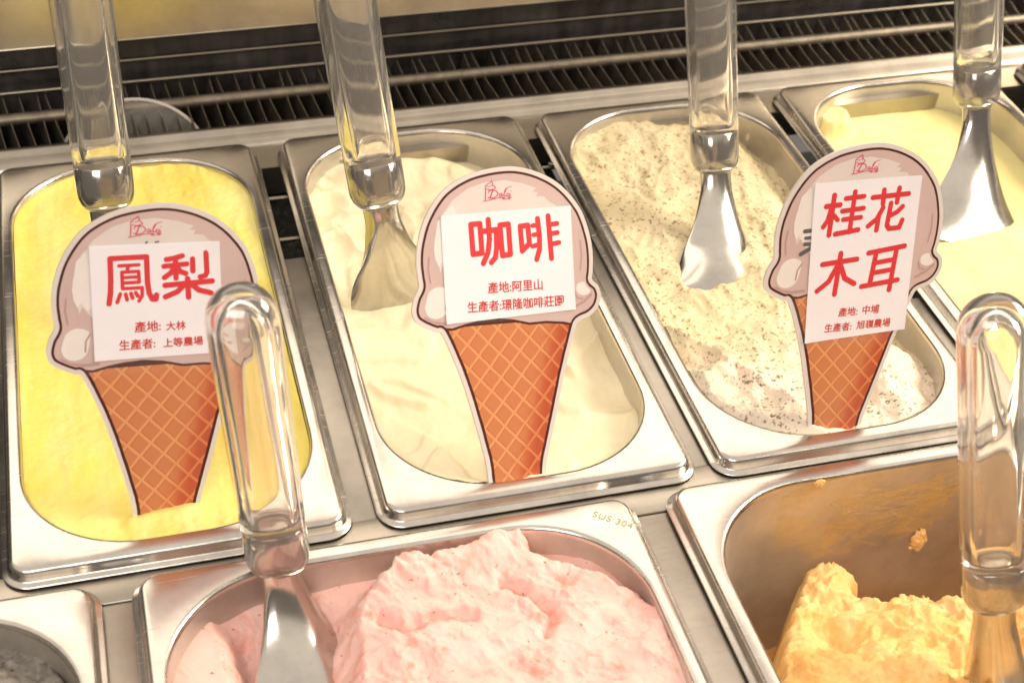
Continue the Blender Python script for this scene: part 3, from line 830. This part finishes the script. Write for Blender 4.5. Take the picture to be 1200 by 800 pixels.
def text_obj(name, body, box, z, m, parent, bold=0.12):
    """one line of bold lettering fitted to x0..x1 at baseline y, local mm"""
    x0, x1, yb = box[:3]
    cu = bpy.data.curves.new(name, 'FONT'); cu.body = body; cu.size = 1; cu.resolution_u = 3
    o = flat_from_curve(name, cu, 0, m, None)
    me = o.data
    co = np.array([v.co[:2] for v in me.vertices])
    cnt = {}
    for p in me.polygons:
        for ek in p.edge_keys: cnt[ek] = cnt.get(ek, 0) + 1
    segs = [ek for ek, n in cnt.items() if n == 1]
    a, b = co[:, 0].min(), co[:, 0].max(); k = (x1 - x0 - 2 * bold) / (b - a)
    co = np.stack([x0 + bold + (co[:, 0] - a) * k, yb + (co[:, 1] - co[:, 1].min()) * k], 1)
    bpy.data.objects.remove(o)
    xs, ys, X, Y = field((x0 - 0.6, co[:, 1].min() - 0.6, x1 + 0.6, co[:, 1].max() + 0.6), 0.11)
    d = np.full(X.shape, 1e3); ins = np.zeros(X.shape, bool)
    for p, q in segs:
        (ax, ay), (bx, by) = co[p], co[q]
        lo = np.searchsorted(xs, min(ax, bx) - 0.6); hi = np.searchsorted(xs, max(ax, bx) + 0.6)
        xx, yy = X[:, lo:hi], Y[:, lo:hi]
        dx, dy = bx - ax, by - ay
        t = np.clip(((xx - ax) * dx + (yy - ay) * dy) / (dx * dx + dy * dy + 1e-12), 0, 1)
        d[:, lo:hi] = np.minimum(d[:, lo:hi], np.hypot(xx - ax - t * dx, yy - ay - t * dy))
        if ay != by:
            ins ^= ((ay > Y) != (by > Y)) & (X < (bx - ax) * (Y - ay) / (by - ay) + ax)
    F = np.where(ins, -d, d) - bold
    return curve_mesh(name, contours(F, xs, ys), z, m, parent)

def make_sign(R, t, label, paper, big, lines, logo, tape, blk):
    root = thing("cone_sign", label, "sign", (0, 0, 0), "cone-shaped flavour signs stuck in the gelato")
    M3 = Matrix(R)
    Mt = M3.to_4x4(); Mt.translation = Vector(t)
    root.matrix_world = Mt
    e = 1e-5
    curve_mesh("board", _art['board'], -0.0016, M_BOARD, root, 0.0016)
    curve_mesh("outline_print", _art['line'], 4 * e, M_LINE, root)
    sc = curve_mesh("scoop_print", _art['scoop'], 8 * e, M_SCOOP, root)
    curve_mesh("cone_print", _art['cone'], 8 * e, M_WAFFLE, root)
    curve_mesh("pale_patch", _art['light'], 12 * e, M_SCOOPL, sc)
    for L in _art['white']: curve_mesh("highlight", [L], 16 * e, M_SCOOPW, sc)
    for L in _art['deep']: curve_mesh("shade_line", [L], 20 * e, M_SCOOPD, sc)
    stroke_obj("logo", logo_strokes(*logo), 24 * e, M_PINKINK, root, 0.10)
    if blk: stroke_obj("covered_lettering", blk, 24 * e, M_BLK, root)
    # the paper note, slightly lifted at its corners
    (ax, ay), (bx, by), (cx, cy), (dx, dy) = paper
    n = 10; verts = []; faces = []
    for lay in (0, 1):
        for i in range(n + 1):
            for j in range(n + 1):
                u, v = j / n, i / n
                x = (ax * (1 - u) + bx * u) * (1 - v) + (dx * (1 - u) + cx * u) * v
                y = (ay * (1 - u) + by * u) * (1 - v) + (dy * (1 - u) + cy * u) * v
                lift = 0.35 * (abs(2 * u - 1) ** 6 * abs(2 * v - 1) ** 6)
                verts.append((x * 0.001, y * 0.001, (0.34 + lift + 0.12 * lay) * 0.001))
    N = (n + 1) ** 2
    for i in range(n):
        for j in range(n):
            a = i * (n + 1) + j
            faces.append((a, a + 1, a + n + 2, a + n + 1)); faces.append((N + a + n + 1, N + a + n + 2, N + a + 1, N + a))
    ring = [j for j in range(n)] + [i * (n + 1) + n for i in range(n)] + [n * (n + 1) + n - j for j in range(n)] + [(n - i) * (n + 1) for i in range(n)]
    for k in range(len(ring)):
        a, b = ring[k], ring[(k + 1) % len(ring)]
        faces.append((a, N + a, N + b, b))
    note = mesh_obj("paper_note", verts, faces, M_PAPER, root, False)
    for k, bx_ in big: stroke_obj("big_lettering", char_strokes(k, bx_), 0.00050, M_RED, note)
    for body, bx_ in lines: text_obj("small_lettering", body, bx_, 0.00050, M_RED2, note)
    x0, y0, x1, y1 = tape
    vs = [(x0, y0), (x1, y0), (x1, y1), (x0, y1)]
    mesh_obj("clear_tape", [(x * 0.001, y * 0.001, 0.0009) for x, y in vs], [(0, 1, 2, 3)], M_TAPE, root, False)
    return root

make_sign([[0.9924, 0.09129, 0.08253], [0.04577, 0.34868, -0.93612], [-0.11424, 0.93279, 0.34185]], (-0.10079, 0.03126, -0.00712),
          "cone-shaped sign with two red characters standing in the bright yellow gelato",
          [(-29.6, 138.1), (29.5, 137.4), (30.2, 83.0), (-29.5, 83.0)],
          [('feng', (-22.6, 109.8, 0.6, 133.0)), ('li', (2.6, 110.4, 26.6, 132.4))],
          [("產地:", (-10.9, 1.2, 95.6)), ("大林", (3.6, 12.7, 95.6)), ("生產者:", (-18.2, -1.6, 87.4)), ("上等農場", (2.0, 20.6, 87.4))],
          (-12.0, 140.9), (-33.6, 76.0, 36.0, 137.0), [(0.8, [(-4.1, 138.2), (-3.6, 138.5)]), (0.7, [(0.2, 138.2), (1.6, 138.5)])])
make_sign([[0.98198, 0.06798, 0.17632], [0.11105, 0.54733, -0.82952], [-0.15289, 0.83415, 0.52992]], (0.07204, 0.01671, -0.004),
          "cone-shaped sign with two red characters standing in the ivory cream gelato",
          [(-33.8, 133.9), (36.3, 135.6), (36.8, 83.2), (-33.5, 80.9)],
          [('ka', (-19.4, 108.8, 3.9, 131.6)), ('fei', (6.4, 109.0, 29.6, 131.4))],
          [("產地:阿里山", (-10.9, 19.0, 94.4)), ("生產者:璟隆咖啡莊園", (-22.2, 30.4, 85.6))],
          (-10.9, 139.7), (-36.0, 80.3, 38.2, 136.6), None)
make_sign([[0.99388, 0.08447, 0.07118], [0.04614, 0.26805, -0.9623], [-0.10037, 0.9597, 0.26251]], (0.24411, 0.01536, -0.00472),
          "cone-shaped sign with four red characters standing in the speckled gelato",
          [(-29.3, 137.6), (31.0, 138.8), (34.2, 55.9), (-24.0, 52.9)],
          [('gui', (-22.6, 109.6, 0.2, 132.8)), ('hua', (3.2, 110.8, 25.6, 133.4)), ('mu', (-21.2, 78.0, 0.6, 101.2)), ('er', (4.2, 78.6, 27.4, 102.4))],
          [("產地:", (-6.5, 4.6, 66.0)), ("中埔", (7.4, 17.2, 66.2)), ("生產者:", (-13.4, 2.3, 57.9)), ("旭嶺農場", (5.2, 25.1, 58.2))],
          (-9.5, 141.0), (-34.0, 50.0, 36.0, 139.6),
          [(2.2, [(-31.5, 113.2), (-27.5, 113.4)]), (1.8, [(-30.6, 109.6), (-27.5, 109.7)]), (2.0, [(-30.6, 106.5), (-27.5, 106.3)]), (2.4, [(-32.2, 101.4), (-27.4, 104.0)])])

# ------------------------------------------------------------------ spatulas
def make_spatula(Bt, Tp, tip, wdir, label, ra=0.0155, rb=0.0125, tipw=0.060, neck=0.0106, top_flare=1.08, cap=True, twist=0.0, curve=0.013):
    Bt, Tp, tip = Vector(Bt), Vector(Tp), Vector(tip)
    ax = (Tp - Bt); Lh = ax.length; ax.normalize()
    wv = Vector(wdir); wv = (wv - ax * wv.dot(ax)).normalized()
    nv = ax.cross(wv).normalized()          # depth direction of the handle
    root = thing("gelato_spatula", label, "spatula", tip, "steel gelato spatulas with clear handles")
    SEG = 40
    def section(s, a, b, p=2.5):
        c = Bt + ax * s - tip
        pts = []
        for k in range(SEG):
            th = 2 * math.pi * k / SEG
            cx, sy = math.cos(th), math.sin(th)
            pts.append(c + wv * (a * math.copysign(abs(cx) ** (2 / p), cx)) + nv * (b * math.copysign(abs(sy) ** (2 / p), sy)))
        return pts
    # clear handle: rounded foot, slightly flaring to a domed head
    prof = [(0.0, 0.02), (0.0002, 0.30), (0.0008, 0.50), (0.0020, 0.68), (0.0040, 0.83), (0.0065, 0.93), (0.0095, 0.985), (0.014, 1.0)]
    n = 10
    for i in range(1, n):
        s = 0.014 + (Lh - 0.014 - 0.018) * i / n
        prof.append((s, 1.0 + (top_flare - 1) * (i / n) ** 1.5))
    for i in range(11):
        a = math.pi / 2 * i / 10
        prof.append((Lh - 0.018 + 0.018 * math.sin(a), max(top_flare * math.cos(a), 0.02)))
    loops = [section(s, ra * k, rb * k) for s, k in prof]
    verts = [v for l in loops for v in l]; faces = []
    for i in range(len(loops) - 1):
        for k in range(SEG):
            faces.append((i * SEG + k, i * SEG + (k + 1) % SEG, (i + 1) * SEG + (k + 1) % SEG, (i + 1) * SEG + k))
    faces.append(tuple(range(SEG))[::-1]); faces.append(tuple(range((len(loops) - 1) * SEG, len(loops) * SEG)))
    mesh_obj("handle", verts, faces, M_ACR, root, True, 80)
    # the handle is hollow: inner wall of the bore, facing inwards
    ip = [(0.0285, 0.02), (0.0285, 0.50), (0.0292, 0.60), (0.0310, 0.66)]
    for i in range(1, n):
        q = 0.031 + (Lh - 0.031 - 0.022) * i / n
        ip.append((q, 0.66 + 0.05 * (i / n) ** 1.5))
    for i in range(9):
        a = math.pi / 2 * i / 8
        ip.append((Lh - 0.022 + 0.0135 * math.sin(a), max(0.71 * math.cos(a), 0.02)))
    il = [section(q, ra * k, rb * k) for q, k in ip]
    iv = [v for l in il for v in l]; jf = []
    for i in range(len(il) - 1):
        for k in range(SEG):
            jf.append((i * SEG + k, (i + 1) * SEG + k, (i + 1) * SEG + (k + 1) % SEG, i * SEG + (k + 1) % SEG))
    jf.append(tuple(range(SEG))); jf.append(tuple(range((len(il) - 1) * SEG, len(il) * SEG))[::-1])
    mesh_obj("inner_wall", iv, jf, M_ACRIN, root, True, 80)
    # steel socket cast inside the foot of the handle
    sp = [(0.0052, 0.50), (0.0058, 0.66), (0.0075, 0.74), (0.011, 0.80), (0.0255, 0.80), (0.0262, 0.78), (0.0262, 0.02)]
    loops = [section(s, ra * k, rb * k) for s, k in sp]
    verts = [v for l in loops for v in l]; faces = []
    for i in range(len(loops) - 1):
        for k in range(SEG):
            faces.append((i * SEG + k, i * SEG + (k + 1) % SEG, (i + 1) * SEG + (k + 1) % SEG, (i + 1) * SEG + k))
    faces.append(tuple(range(SEG))[::-1])
    mesh_obj("socket", verts, faces, M_SOCKET, root, True, 40)
    if twist: wv = (Matrix.Rotation(math.radians(twist), 3, ax) @ wv).normalized()
    # blade: round neck that flattens and flares into a shallow scoop
    P0 = Bt + ax * 0.007; P3 = tip
    chord = (P3 - P0); Lb = chord.length
    P1 = P0 - ax * Lb * 0.38; P2 = P3 - chord.normalized() * Lb * 0.32
    NB, SG = 34, 36
    verts, faces = [], []
    for i in range(NB + 1):
        t = i / NB
        c = P0 * (1 - t) ** 3 + P1 * 3 * t * (1 - t) ** 2 + P2 * 3 * t * t * (1 - t) + P3 * t ** 3
        tg = ((P1 - P0) * (1 - t) ** 2 + (P2 - P1) * 2 * t * (1 - t) + (P3 - P2) * t * t).normalized()
        w2 = (wv - tg * wv.dot(tg)).normalized(); n2 = (-tg).cross(w2).normalized()
        fl = (0.55 * sstep(0.10, 0.80, t) + 0.45 * sstep(0.35, 1.0, t))
        a = neck * (1 - 0.06 * math.sin(min(t * 4, 1) * math.pi)) + (tipw / 2 - neck) * fl
        b = 0.0062 * (1 - sstep(0.05, 0.62, t)) + 0.0008
        bend = curve * fl * (1 - 0.85 * sstep(0.55, 1.0, t))
        c = c - tip
        for k in range(SG):
            th = 2 * math.pi * k / SG
            cx, sy = math.cos(th), math.sin(th)
            xx = a * cx
            edge_round = 0.0
            if t > 0.88: edge_round = (t - 0.88) / 0.12 * 0.003 * abs(cx) ** 4
            verts.append(c + w2 * xx + n2 * (b * sy + bend * cx * cx) - tg * edge_round)
    for i in range(NB):
        for k in range(SG):
            faces.append((i * SG + k, (i + 1) * SG + k, (i + 1) * SG + (k + 1) % SG, i * SG + (k + 1) % SG))
    faces.append(tuple(range(SG))); faces.append(tuple(range(NB * SG, (NB + 1) * SG))[::-1])
    mesh_obj("blade", verts, faces, M_BLADE, root, True, 70)
    return root

def ext(b, t, L):      # carry the axis b->t on to a length L
    b, t = Vector(b), Vector(t)
    return b + (t - b).normalized() * L
B_ = (-0.1088, 0.2159, 0.0514)
make_spatula(B_, ext(B_, (-0.1075, 0.2558, 0.1636), 0.15), (-0.1077, 0.172, -0.012), (0.985, 0.10, 0),
             "clear-handled spatula standing behind the sign in the bright yellow gelato")
B_ = (0.0358, 0.1783, 0.0578)
make_spatula(B_, ext(B_, (0.0262, 0.2173, 0.1651), 0.15), (0.0480, 0.1745, -0.0170), (0.985, 0.17, 0),
             "clear-handled spatula standing in the ivory cream gelato")
B_ = (0.2518, 0.2206, 0.0251)
make_spatula(B_, ext(B_, (0.2526, 0.2645, 0.126), 0.15), (0.2392, 0.1500, -0.0125), (0.985, 0.15, 0),
             "clear-handled spatula standing in the speckled gelato", ra=0.0145)
B_ = (0.4379, 0.2423, 0.0371)
make_spatula(B_, ext(B_, (0.4348, 0.2671, 0.1138), 0.15), (0.4238, 0.180, -0.0240), (0.98, 0.2, 0),
             "clear-handled spatula standing in the pale lemon gelato", tipw=0.068, ra=0.015)
make_spatula((-0.0524, -0.0229, 0.0014), (-0.0585, 0.0010, 0.150), (-0.0390, -0.090, -0.0440), (0.985, -0.10, 0),
             "clear-handled spatula standing in the pink gelato, its whole handle in view", tipw=0.074, twist=32, ra=0.0150, rb=0.0130, top_flare=1.06)
make_spatula((0.2703, -0.113, -0.008), (0.2524, -0.0733, 0.1501), (0.2672, -0.150, -0.070), (0.95, -0.30, 0),
             "clear-handled spatula standing in the orange gelato", ra=0.0155, rb=0.0130, tipw=0.044, twist=-24, top_flare=1.04)

# ------------------------------------------------------------------ counter frame, dividers, well
zs = -0.0088
cb = struct(box_obj("cross_bar", (-0.45, -0.0160, zs - 0.02), (0.80, 0.0105, zs), M_FRAME, None, 0.0006))
wf = struct(box_obj("case_floor", (-0.60, -0.60, -0.16), (0.95, 0.47, -0.135), M_DARK))
GD = "steel divider strips between the pans"
def strip(x0, x1, y0, y1, label):
    return tag(box_obj("divider_strip", (x0, y0, zs - 0.012), (x1, y1, zs - 0.0008), M_STRIP, None, 0.0005), label, "divider", GD)
strip(-0.0236, 0.0098, 0.0110, 0.236, "steel divider strip between the yellow and the ivory gelato pans")
strip(0.1548, 0.1836, 0.0110, 0.232, "steel divider strip between the ivory and the speckled gelato pans")
strip(0.3290, 0.3570, 0.0110, 0.120, "steel divider strip between the speckled and the pale lemon pans")
strip(-0.1444, -0.1106, -0.40, -0.0165, "steel divider strip between the dark grey and the pink gelato pans")
strip(0.1150, 0.1506, -0.40, -0.0165, "steel divider strip between the pink and the orange gelato pans")
for (x0, x1) in ((-0.0236, 0.0098), (0.1548, 0.1836), (0.3290, 0.3570), (0.5030, 0.5470)):
    struct(box_obj("cooling_plate", (x0, 0.09 if x0 > 0.3 else 0.2365, -0.046), (x1, 0.352, -0.034), M_FROST))
GR = "thin support rods in the gaps between the pans"
for (x0, x1, a) in ((-0.0236, 0.0098, "yellow and ivory"), (0.1548, 0.1836, "ivory and speckled")):
    for yy, w in ((0.262, "front"), (0.308, "rear")):
        tag(tube_obj("support_rod", [(x0, yy, -0.014), (x1, yy, -0.014)], 0.0016, M_ROD), "thin metal rod, the %s one in the gap between %s pans" % (w, a), "rod", GR)

# ------------------------------------------------------------------ rear of the case
prof = [(0.338, -0.030), (0.338, -0.0096), (0.3600, -0.0094), (0.3632, -0.0088), (0.3640, -0.0070), (0.3655, -0.0056), (0.3680, -0.0046), (0.3720, -0.0036),
        (0.3748, -0.0026), (0.3766, -0.0012), (0.3784, -0.0008), (0.3802, -0.0014), (0.3820, -0.0028), (0.3850, -0.0036), (0.3862, -0.0050), (0.3862, -0.045)]
struct(extrude_x("rear_rail", prof, -0.5, 1.0, M_FRAME))

gr = thing("air_grille", "dark row of slanted metal fins with rails along the back of the case", "grille", (0, 0.385, 0))
def fin_mesh():
    # top edge of one fin: (y, z, sideways lean)
    tp = [(0.0016, -0.0075), (0.003, -0.0056), (0.009, -0.0046), (0.015, -0.0036), (0.021, -0.0022), (0.028, -0.0004), (0.035, 0.0020), (0.042, 0.0047), (0.049, 0.0075)]
    verts, faces = [], []
    n = len(tp)
    rows = [0.0, 0.004, 0.012, 0.030]
    for side in (-1, 1):
        for r, d in enumerate(rows):
            for i, (y, z) in enumerate(tp):
                lean = 0.0002 * math.exp(-((y - 0.006) / 0.006) ** 2) * math.sin(min(d, 0.012) / 0.012 * math.pi)
                x = -math.tan(math.radians(9)) * y + lean + side * 0.00017 - d * 0.16
                verts.append((x, y, z - d))
    N = n * len(rows)
    for r in range(len(rows) - 1):
        for i in range(n - 1):
            a = r * n + i
            faces.append((a, a + n, a + n + 1, a + 1)); faces.append((N + a, N + a + 1, N + a + n + 1, N + a + n))
    for i in range(n - 1): faces.append((i, i + 1, N + i + 1, N + i))
    for r in range(len(rows) - 1): faces.append((r * n, N + r * n, N + r * n + n, r * n + n))
    return verts, faces
fv, ff = fin_mesh()
fin0 = mesh_obj("fin", fv, ff, M_FIN, gr, True, 40)
fx = -0.235
fin0.location = (fx, 0, 0)
rng = random.Random(4)
k = 1
while True:
    x = fx + 0.0094 * k
    if x > 0.70: break
    c = fin0.copy(); COL.objects.link(c); c.parent = gr
    c.location = (x + rng.uniform(-0.0005, 0.0005), 0, 0)
    c.rotation_euler = (0, rng.uniform(-0.06, 0.06), rng.uniform(-0.05, 0.05))
    k += 1
tube_obj("guide_tube", [(-0.5, 0.030, -0.0002), (0.9, 0.030, -0.0002)], 0.0040, M_TUBE, gr, 20)
tube_obj("top_rail", [(-0.5, 0.0475, 0.0095), (0.9, 0.0475, 0.0095)], 0.0014, M_ROD, gr, 12)
box_obj("tray", (-0.5, 0.0015, -0.052), (0.9, 0.052, -0.048), M_DARK, gr)

struct(box_obj("back_panel", (-0.6, 0.440, -0.06), (1.1, 0.446, 0.062), M_DGLASS))
tube = tube_obj("panel_rail", [(-0.6, 0.4385, 0.0225), (1.1, 0.4385, 0.0225)], 0.0011, M_ROD); struct(tube)
sp_prof = [(0.4395, 0.0395), (0.4340, 0.0393), (0.4328, 0.0398), (0.4324, 0.0408), (0.4330, 0.0418), (0.4300, 0.0850), (0.4700, 0.0850)]
struct(extrude_x("steel_panel", sp_prof, -0.6, 1.1, M_PANEL))

struct(box_obj('added_shade_wall', (-0.8, 0.470, -0.06), (1.3, 0.480, 0.24), M_DARK))  # added dark wall out of view, shades the rear and darkens rim reflections

# round clear disc leaning on the grille
def disc():
    t = thing("clear_disc", "round clear plastic disc leaning faintly against the grille fins", "disc", (-0.0900, 0.4020, -0.0100))
    r = 0.052; N = 72
    nrm = Vector((-0.1, -0.75, 0.65)).normalized()
    a = Vector((1, 0, 0)); a = (a - nrm * a.dot(nrm)).normalized(); b = nrm.cross(a)
    cen = -b * 0.030
    def ring(rad, off): return [cen + a * rad * math.cos(2 * math.pi * k / N) + b * rad * math.sin(2 * math.pi * k / N) + nrm * off for k in range(N)]
    v = ring(r - 0.002, 0) + ring(r - 0.002, -0.0006)
    f = [tuple(range(N)), tuple(range(N, 2 * N))[::-1]]
    mesh_obj("sheet", v, f, M_DISC, t, False)
    v = ring(r - 0.0019, 0.0004) + ring(r, 0.0004) + ring(r, -0.001) + ring(r - 0.0019, -0.001)
    f = []
    for q in range(4):
        for k in range(N):
            f.append((q * N + k, q * N + (k + 1) % N, ((q + 1) % 4) * N + (k + 1) % N, ((q + 1) % 4) * N + k))
    mesh_obj("disc_rim", v, f, M_DISCRIM, t, True, 30)
disc()

# ------------------------------------------------------------------ SUS 304 stamp on the pink pan's rim, smears and drips
cu = bpy.data.curves.new("stamp", 'FONT'); cu.body = "SUS 304"; cu.size = 0.0056; cu.space_character = 1.1
st = flat_from_curve("stamp", cu, 0.00012, M_STAMP, pan_pink)
_a = math.radians(-37.6)
for v in st.data.vertices:
    x, y = v.co.x, v.co.y
    v.co.x = 0.1000 - XP + x * math.cos(_a) - y * math.sin(_a)
    v.co.y = -0.0200 - FY + x * math.sin(_a) + y * math.cos(_a)

def blob(name, c, rx, rz, nrm, m, label, cat, seed, th=0.0015, group=None):
    """a lumpy patch stuck on a wall: plane through c with normal nrm"""
    nrm = Vector(nrm).normalized(); a = nrm.cross(Vector((0, 0, 1))).normalized() * -1; b = Vector((0, 0, 1)); b = (b - nrm * b.dot(nrm)).normalized()
    n = 40
    xs, ys, X, Y = field((-1.25, -1.25, 1.25, 1.25), 2.5 / n)
    D = np.hypot(X, Y) - 0.85 + 0.55 * fbm(X, Y, 1.6, 5, seed, 0.6)
    H = th * np.sqrt(np.clip(-D, 0, 1)) * (1 + 0.6 * fbm(X, Y, 4, 4, seed + 3))
    verts, idx, faces = [], {}, []
    H = np.where(D < 0, H, -0.0002)
    for i in range(X.shape[0]):
        for j in range(X.shape[1]):
            if D[i, j] < 0.08:
                idx[(i, j)] = len(verts)
                verts.append(a * (X[i, j] * rx) + b * (Y[i, j] * rz) + nrm * float(H[i, j]))
    for (i, j) in idx:
        q = [(i, j), (i, j + 1), (i + 1, j + 1), (i + 1, j)]
        if all(z in idx for z in q): faces.append(tuple(idx[z] for z in q))
    o = mesh_obj(name, verts, faces, m, None, True)
    o.location = c
    return tag(o, label, cat, group)
yw = -0.0059 - MY
GS = "gelato bits stuck on pan walls"
blob("gelato_smear", (0.262, yw - 0.0030, -0.030), 0.034, 0.017, (0, -1, 0.05), M_SMEAR, "long thin orange smear on the far wall of the half-emptied pan", "smear", 5, 0.0012, GS)
blob("gelato_smear", (0.290, yw - 0.0028, -0.022), 0.022, 0.009, (0, -1, 0.05), M_SMEAR, "short orange smear high on the wall beside the handle in the orange pan", "smear", 9, 0.0010, GS)
blob("gelato_smear", (0.246, yw - 0.0026, -0.018), 0.020, 0.006, (0, -1, 0.05), M_SMEAR, "faint orange film under the rim at the middle of the orange pan's far wall", "smear", 21, 0.0006, GS)
blob("residue_reflection_film", (0.236, yw - 0.0036, -0.030), 0.082, 0.030, (0, -1, 0.045), M_GFILM, "broad thin golden film on the far wall of the half-emptied orange pan, residue with the amber reflection painted in", "film", 31, 0.0002, GS)
blob("gelato_lump", (0.2855, yw - 0.0045, -0.056), 0.0060, 0.0085, (0, -1, 0.05), M_MANGO, "orange lump stuck alone on the far wall of the orange pan", "lump", 12, 0.004, GS)
blob("gelato_smear", (0.2210, yw - 0.0018, -0.0035), 0.0040, 0.0030, (0, -1, 0.05), M_MANGO, "small orange drip hanging at the rim of the orange pan", "smear", 14, 0.0012, GS)
blob("gelato_drip", (X3 + 0.1360, Y3 + 0.3330, -0.0130), 0.0034, 0.0040, (-0.6, -0.8, 0.05), M_OSM, "upper of two pale drips on the wall of the speckled gelato pan", "drip", 3, 0.0012, GS)
blob("gelato_drip", (X3 + 0.1440, Y3 + 0.3210, -0.0150), 0.0024, 0.0042, (-0.75, -0.65, 0.05), M_OSM, "lower of two pale drips on the wall of the speckled gelato pan", "drip", 8, 0.0012, GS)
